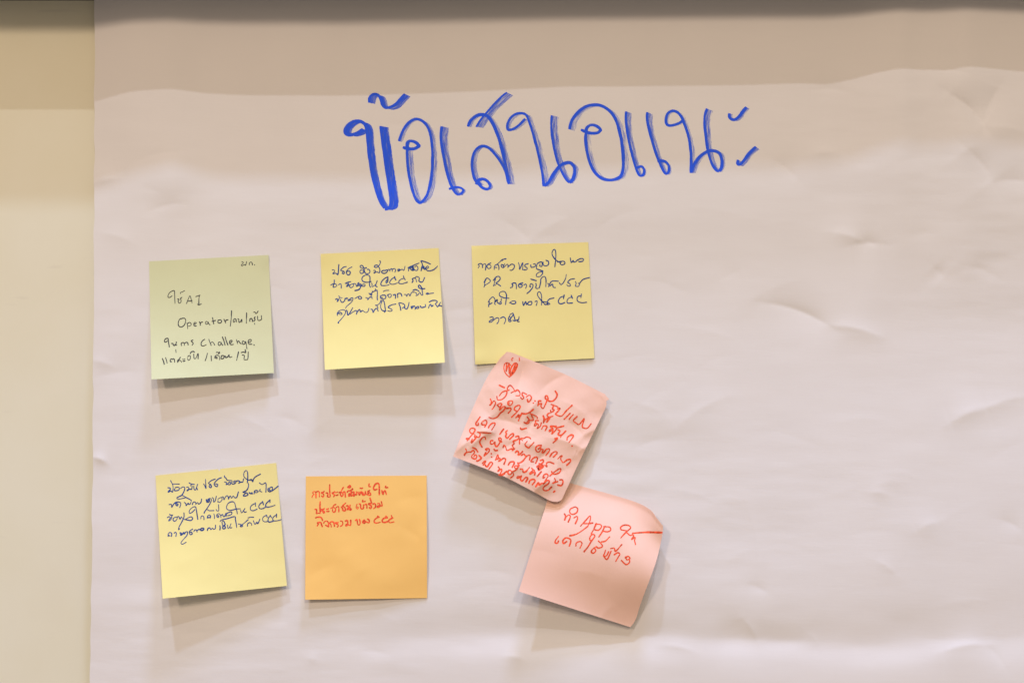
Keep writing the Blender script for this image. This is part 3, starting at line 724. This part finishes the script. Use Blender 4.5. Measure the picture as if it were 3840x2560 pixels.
# ---- orange note
FE = (1150, 1790, 6.72)
E_lines = [
    "135 500 150 450 185 420 155 390 160 360 205 350 230 380 235 505; 230 370 275 345 315 360 320 485; 440 345 410 370 370 375 385 395 425 410 430 450 405 490 380 460; 490 385 520 385 535 420 525 475 590 480 585 400 580 300 580 175; 705 350 675 375 640 385 660 400 690 420 700 450 680 475; 730 375 755 370 780 360; 735 440 765 445 790 425; 815 375 840 365 850 390 855 440 880 470 910 450 915 400 880 370 860 360 890 300 925 245; 920 370 945 350 965 370 975 485; w1.2 1025 365 1030 340 1090 325 1120 345 1110 420 1060 465 1065 410 1110 400 1120 460 1160 440; 1090 330 1130 310 1160 285 1150 278; w1.3 1040 235 1075 250 1105 225 1085 200 1060 225; w1.15 1160 370 1190 350 1190 400 1165 430 1190 465 1215 420 1260 430 1250 350; 1290 360 1310 400 1330 440 1355 380 1375 350 1390 400 1420 440; 1340 370 1390 360; 1345 260 1380 270 1410 260; 1415 370 1430 430 1470 420 1480 350; 1490 400 1530 430; 1590 320 1540 345 1540 385 1575 370 1610 395 1610 435 1570 440 1545 400; 1575 155 1565 200 1580 225 1610 220; 1775 285 1725 305 1690 290 1685 250 1720 175 1775 140 1815 155 1830 220 1830 330 1830 420; 1895 325 1905 370 1925 415 1950 340 1980 330 1995 370 2005 415; 1995 210 1980 245 2010 250 2045 245",
    "210 800 240 795 255 830 245 905 290 890 340 895 335 800 335 700 340 600; 445 780 400 800 350 805 380 830 430 840 450 870 430 890 410 870; 505 790 525 795 545 780; 500 845 530 850 560 845; 605 770 640 755 650 790 655 840 685 870 720 840 725 780 690 750 660 740 690 690 735 672; 745 750 790 720 810 750 810 855; 880 750 910 700 985 635; 875 740 900 760 910 810 940 835 980 820 970 770 930 720; 1000 710 1040 700 1045 760 1020 800 1070 780 1095 690; 1060 790 1105 815 1125 795 1100 770; 1270 665 1250 720 1250 760 1285 785 1300 750 1280 735; 1325 660 1355 665 1360 700 1365 760 1395 785 1430 760 1435 680; 1415 560 1405 605 1440 600 1475 595; 1470 680 1500 660 1515 690 1520 765; 1640 635 1590 650 1555 655 1585 680 1625 700 1630 750 1600 770 1580 750; 1595 510 1610 555 1625 600; 1670 665 1710 650 1735 680 1730 740 1690 775; 1790 650 1835 650 1840 690 1785 715 1780 745 1820 735 1860 700 1905 710 1880 600",
    "225 1010 270 995 340 995 380 1020 400 1075; 265 1215 290 1170 300 1150 265 1140 310 1125 360 1135 375 1180 395 1230; 430 1150 440 1115 490 1090 535 1110 550 1160 550 1235 510 1210 475 1195; 620 1240 610 1180 580 1140 620 1110 670 1115 690 1160 700 1225; 795 1130 760 1130 720 1135 745 1155 785 1180 795 1215 770 1240; 850 1090 890 1095 910 1140 900 1190 850 1225; 975 1090 1020 1075 1035 1110 1030 1160 985 1195 1000 1215 1040 1180 1105 1200 1110 1070; 1230 1075 1265 1050 1275 1100 1285 1165 1315 1190 1345 1160 1345 1100 1330 1050; 1450 1060 1415 1090 1410 1130 1450 1145 1485 1110 1460 1080 1430 1110; 1485 1110 1520 1115 1560 1135 1580 1110 1570 1060 1535 1040; 1825 990 1760 1015 1705 1070 1705 1120 1760 1140 1855 1120; 1785 965 1825 995; 2035 1005 1960 1015 1905 1065 1910 1110 1960 1125 2040 1105; 1995 965 2030 1005; 2170 1010 2110 1040 2065 1085 2090 1125 2140 1125 2200 1110; 2135 950 2145 985 2175 1010",
]
make_note("orange note with three lines of red handwriting, below the bright yellow notes",
          M_orange, **quad((1147, 1785), (1600, 1782), (1602, 2241), (1144, 2247)),
          height=simple_height(38, 7, 1.4, seed=49, wob=1.6, extra=lambda s, t, x, y: 13 * np.sin(np.clip(t, 0, 1) * math.pi) * s - 4 * np.exp(-((1 - s) / .3) ** 2 - ((1 - t) / .14) ** 2),
                               folds=[((1505, 1975), (1575, 2025), -5, 35, 45), ((1490, 1880), (1600, 1860), -4, 60, 40), ((1140, 2178), (1260, 2110), -4.5, 45, 50), ((1260, 2110), (1330, 2060), 3, 45, 50), ((1290, 2190), (1420, 2110), 3, 60, 60)]),
          lines=[("handwritten_line", FE, 5.0, a) for a in E_lines], ink=M_red_pen)

# ---- pink note, plain, lower right (lies under the crumpled one)
FG = (1930, 1780, 2.613)
G_lines = [
    "487 380 500 405 490 440; 495 420 530 390 545 410 525 460; 570 320 545 335 540 365 565 385 605 370 618 335 595 312 560 325; 580 420 610 405 615 430 595 475; 645 500 700 440 738 400 740 440 715 505; 680 475 720 475 765 470; 800 475 775 530 750 575; 790 480 840 485 850 510 820 540 785 535; 885 500 855 560 825 605; 870 505 930 510 940 540 910 555 870 550; 1095 545 1045 535 1040 510 1075 490 1120 495 1135 520 1090 560 1040 615; 1095 560 1130 590 1150 585; 1155 580 1165 600 1145 630 1180 610 1175 640 1185 680; w1.25 1155 570 1290 560 1443 563",
    "w1.1 540 595 600 580 660 545 712 505; 430 600 400 640 398 665 420 665 430 645; 510 650 480 670 472 645 500 615 540 625 550 650 535 695; 600 695 605 665 640 650 660 670 640 715; 755 650 735 630 745 595 770 580 785 600 750 650 720 700 680 750; 800 700 770 720 750 750 770 765 795 740 780 715; 820 645 845 670 860 700 820 715 800 700; 850 655 890 645 930 605; 890 735 880 770 870 790 900 790 920 750; 870 790 905 825 945 745; 940 720 975 715 990 745 1050 680; 975 780 1010 760 1030 775 1010 810 990 845; 1085 800 1100 830 1130 815 1110 795 1085 810; 1125 825 1125 855 1090 875 1045 835",
]


def g_height(s, t, x, y):
    h = paper_big(x, y) + 3.0
    h = h + t ** 1.6 * (120 * (1 - s) ** 1.15 + 14 * s)
    h = h + 84 * np.exp(-(np.clip(1 - s, 0, 1) / .27) ** 2 - ((t - .0) / .17) ** 2)
    h = h + 92 * np.sin(math.pi * np.clip((t - .03) / .97, 0, 1) ** 0.8) ** 1.7 * (0.45 + 0.55 * s)
    h = h - 7 * np.exp(-((s - .72) / .10) ** 2 - ((t - .2) / .3) ** 2)
    h = h + 7 * np.exp(-((s - .8) / .16) ** 2 - ((t - .68) / .2) ** 2)
    h = h + 1.5 * vnoise(x / 90, y / 90, 51)
    h = h + crease(x, y, (2240, 2330), (2310, 2262), 5, 45, 45) + crease(x, y, (1990, 2060), (2090, 2080), -3, 60, 50)
    h = h + crease(x, y, (2150, 2140), (2280, 2170), 4, 70, 60)
    return h


make_note("smooth pink note reading APP in red, upper right corner curled, below the crumpled one",
          M_pink, top=[(2079, 1792), (2142, 1811), (2362, 1874), (2435, 1908), (2462, 1940), (2486, 1970)],
          right=[(2486, 1970), (2485, 1996), (2473, 2056), (2454, 2124), (2405, 2255), (2384, 2320), (2364, 2350)],
          bottom=[(1945, 2216), (2364, 2350)], left=[(2079, 1792), (1945, 2216)],
          height=g_height, lines=[("handwritten_line", FG, 5.2, a) for a in G_lines], ink=M_red_pen, n=80)

# ---- pink note, crumpled
FH = (1680, 1300, 2.613)
F1 = (1700, 1420, 4.2)
F2 = (1690, 1560, 4.704)
heart = "615 180 580 155 555 170 548 215 565 260 600 295; 600 295 640 260 670 210 680 170 655 160 635 180 615 215; 575 165 570 240 595 170 600 260; 620 190 610 280 660 170 630 260 675 175; 600 160 605 230; w0.8 638 108 625 118 628 135; w0.8 698 108 700 135"
F_l1 = "725 100 765 120 805 138; 880 175 860 180 850 150 875 110 905 105 945 150 960 190 910 220; 975 195 1010 175 1045 210 1045 260 985 265; 1155 245 1120 225 1090 215 1085 255 1110 290 1085 320 1060 290; 1150 285 1195 255 1230 290 1215 335 1180 365 1165 320; 1285 345 1289 349; 1258 378 1263 382; 1380 350 1345 345 1340 390 1330 425 1350 400 1390 385 1380 430 1415 465 1450 400 1480 330; 1480 330 1450 310 1450 275 1475 265 1490 300 1500 345 1560 350 1610 310 1635 250 1605 190; 1540 400 1610 425 1650 445; 1580 420 1560 470 1590 490 1540 520 1530 490; 1580 510 1490 550 1480 580 1510 600 1570 585; 1640 470 1680 465 1630 530 1610 555 1700 585 1780 500 1870 415; 1840 540 1790 590 1745 635; 1890 560 1850 600 1825 635; 1950 590 1890 655 1930 690 1980 715 2060 625; 2060 640 2030 740 2050 770 2110 775 2170 705"
F_l2 = "725 265 770 210 840 190 830 260 770 320 700 330 685 275; 585 315 600 370 575 415 610 380 640 345 665 380 640 440 610 480; 690 410 740 385 765 400 740 440 730 490 780 440 820 440 790 500 740 540 690 600 620 625 560 605; 690 410 720 440; 855 365 885 345 930 350 930 385 890 420 855 385 880 375; 835 465 900 460 905 490 865 540; 1000 510 960 480 975 440 1030 415 1055 440 1010 510 915 605; w1.15 985 610 1030 560 1020 600 1080 550 1050 600 1025 660; 1075 540 1140 550 1210 520 1260 480; 1210 545 1270 570 1320 600 1320 625; 1165 600 1190 640 1150 690 1110 680 1150 705 1190 690 1200 650 1260 650 1230 570; 1340 655 1290 660 1310 720 1275 740 1290 700 1340 720 1320 780 1370 740 1385 690; w1.2 1415 580 1430 630 1420 690 1450 640 1530 600; w1.2 1470 680 1520 610; 1390 790 1420 740 1470 745 1470 770 1445 815; 1620 745 1530 745 1570 790 1510 830 1520 800 1570 800 1550 865 1600 820 1630 780; 1590 750 1640 765 1740 740; 1650 800 1680 820 1650 870 1700 885 1770 820; 1700 880 1690 920; 1600 940 1640 930 1610 970 1570 1005; 1790 960 1800 915 1860 880 1890 900 1860 950 1820 1000"
F_l3 = "2140 522 2143 526; 520 10 480 70 445 120 455 160 490 150 485 120; 600 150 560 150 545 125 580 80 620 70 640 110 600 190; 665 205 690 160 730 125 780 120 775 160 725 240; 1230 205 1250 230 1335 210; 935 225 900 270 865 320; 1000 250 970 280 985 310 970 350 1000 385 1050 330 1100 305 1105 340 1040 405; 1145 360 1195 350 1195 400 1100 440 1120 470 1105 500; 1215 485 1215 430 1240 390 1290 390 1340 365 1400 380 1410 400; 1240 400 1270 430; 1350 440 1310 500 1370 555 1420 510 1470 460; 1600 510 1530 520 1500 560 1510 610 1550 630 1590 590 1580 550 1545 580; 1600 520 1580 570 1630 590 1610 640 1640 640 1690 580 1740 575 1740 610 1680 690; 1750 710 1790 650 1850 620 1880 640 1860 670 1810 720; 1890 750 1940 700 1970 695 1940 740 1960 790 1990 815 2050 770 2110 760 2110 800 2050 860"
F_l4 = "410 310 360 300 335 260 350 220 400 210 430 240 390 310 340 370 290 430; w1.5 280 395 320 400; 430 330 420 370 460 350 430 400 365 465 380 400; 475 280 580 290 710 300; 480 275 520 310 500 370 450 360; 615 410 610 370 570 370 525 420 515 470 555 545; 745 430 710 430 700 480 740 490 780 450 780 490 800 530 830 520 890 420 880 385 850 385 860 430 900 450; 925 550 940 510 970 540 990 600 1030 590 1080 570 1090 600 1130 570; 1120 490 1085 510 1110 560 1090 600; 1140 640 1170 610 1200 640 1190 680 1220 670 1270 620; 1245 690 1290 665 1310 690 1340 700; 1330 720 1360 690 1400 690 1390 770; 1340 700 1270 790 1200 830; 1460 800 1420 800 1420 780 1470 730 1520 720 1530 760 1500 830; 1580 780 1630 765 1630 810 1570 850 1560 830; w1.7 1530 890 1580 870 1540 920 1600 890 1550 940 1630 880 1580 850; 1660 860 1700 890 1690 830 1740 805 1820 835"
F_l5 = "765 580 785 605 825 600; 265 575 280 620 240 690 260 650 310 630 360 630; 390 555 440 575 480 630; 370 620 400 600 420 640 370 700 390 740 440 750 460 700 430 680 410 710; 500 690 540 740 470 790 460 780; 640 600 615 580 670 570 680 610 640 660 590 700 620 640; 715 655 719 662; 718 715 730 720; 790 770 830 680 840 740 810 760 860 740 880 780 840 790 890 770 930 740 970 760 940 845; 1015 860 1050 810 1110 800 1120 830 1085 900; 1185 820 1200 880 1150 870 1125 900 1170 920 1210 860; 1225 930 1270 935 1280 985 1330 970 1390 900; 1430 915 1450 950 1400 1000 1400 1020 1450 990 1490 990 1480 1030; 1440 930 1480 960; 1600 975 1560 1020 1525 1060; 1660 1070 1630 1090 1640 1040 1690 1015 1720 1050 1690 1100; 1780 970 1800 1010 1850 1020 1920 990 1945 930 1910 925 1830 980 1750 1050; 1830 1090 1850 1140 1800 1180 1850 1160 1890 1150; 1920 1120 1970 1120 1980 1170 1950 1220 1890 1210"
F_l6 = "560 830 590 800 620 790 600 830 570 860 600 850 640 890 700 810 740 830 720 870 675 930; 840 890 860 930 830 970 890 930 900 960 870 1030 930 1010 990 970; 850 1030 890 1040 950 1010; 1030 950 1010 980 1020 1020 1060 1020 1080 980 1050 950; 1080 980 1130 960 1170 930; 1100 1000 1110 1040 1060 1085; 1240 1060 1180 1060 1170 1090 1210 1080 1250 1050 1230 1100 1260 1140 1320 1080 1360 1090 1325 1155; 1380 1180 1400 1130 1460 1110 1490 1140 1440 1205; w1.1 1500 1240 1550 1170 1560 1210 1610 1180 1640 1195; 1690 1100 1660 1150 1640 1190 1700 1130 1740 1140 1720 1190 1650 1240 1630 1280 1660 1310 1720 1300 1780 1245; 1815 1335 1838 1317"

F_FOLDS = [
    ((1960, 1350), (1935, 1470), -7, 45, 35), ((1930, 1480), (1870, 1540), 5, 40, 45),
    ((1905, 1500), (2030, 1500), 5, 45, 60), ((2020, 1470), (2130, 1400), -5, 50, 40),
    ((1790, 1600), (1840, 1560), 7, 30, 30), ((1840, 1570), (1960, 1600), -5, 35, 40),
    ((1960, 1590), (2030, 1490), 7, 35, 35), ((1980, 1620), (2010, 1560), -6, 30, 30),
    ((1760, 1680), (1840, 1620), 8, 30, 35), ((1790, 1618), (1850, 1622), 8, 14, 26), ((1705, 1700), (1780, 1640), 7, 35, 25),
    ((1900, 1650), (2050, 1690), 6, 45, 45), ((1860, 1700), (1990, 1640), -5, 40, 40),
    ((2060, 1640), (2200, 1690), 6, 40, 40), ((2150, 1660), (2260, 1600), 7, 40, 45), ((2165, 1700), (2225, 1660), 5, 30, 25),
    ((2000, 1750), (2060, 1690), -6, 35, 35), ((1900, 1790), (1960, 1740), 7, 28, 30), ((1960, 1760), (2050, 1800), 6, 35, 40),
    ((2005, 1842), (2060, 1800), 8, 20, 28), ((2060, 1800), (2120, 1760), -5, 35, 35), ((2090, 1740), (2060, 1830), 6, 30, 30),
    ((1820, 1730), (1900, 1700), -5, 40, 40), ((2100, 1500), (2200, 1560), 4, 60, 60), ((1830, 1440), (1880, 1560), 4, 50, 50),
    ((2130, 1580), (2190, 1640), -5, 40, 45),
]


def f_height(s, t, x, y):
    h = 26.0 + paper_big(x, y)
    h = h + t ** 1.3 * (56 * (1 - s) + 40 * s) + 16 * t * np.sin(np.clip(s, 0, 1) * math.pi)
    h = h + 9 * np.exp(-((1 - s) / .10) ** 2 - (t / .12) ** 2) + 8 * np.exp(-(s / .13) ** 2 - (t / .13) ** 2)
    h = h + 3.4 * vnoise(x / 75, y / 75, 61) + 1.4 * vnoise(x / 36, y / 36, 62)
    for p, q, a, w, w2 in F_FOLDS:
        h = h + crease(x, y, p, q, a * 2.2, w * 0.9, w2 * 0.9)
    return h


crumpled = make_note(
    "crumpled pink note with a drawn heart and crowded red writing, overlapping the flat yellow note",
    M_pink, top=[(1878, 1340), (1901, 1319), (1903, 1319), (1925, 1324), (2011, 1358), (2130, 1408), (2262, 1474), (2266, 1476), (2285, 1497)],
    right=[(2285, 1497), (2274, 1504), (2272, 1526), (2240, 1592), (2179, 1717), (2125, 1832), (2106, 1872), (2090, 1881)],
    bottom=[(1699, 1711), (1790, 1745), (1887, 1784), (2005, 1845), (2062, 1876), (2090, 1881)],
    left=[(1878, 1340), (1872, 1348), (1823, 1422), (1760, 1560), (1699, 1711)],
    height=f_height, n=130, ink=M_red_pen,
    lines=[("heart_drawing", FH, 4.4, heart), ("handwritten_line", F1, 5.4, F_l1), ("handwritten_line", F1, 5.4, F_l2),
           ("handwritten_line", F2, 5.4, F_l3), ("handwritten_line", F2, 5.4, F_l4), ("handwritten_line", F2, 5.4, F_l5),
           ("handwritten_line", F2, 5.4, F_l6)])
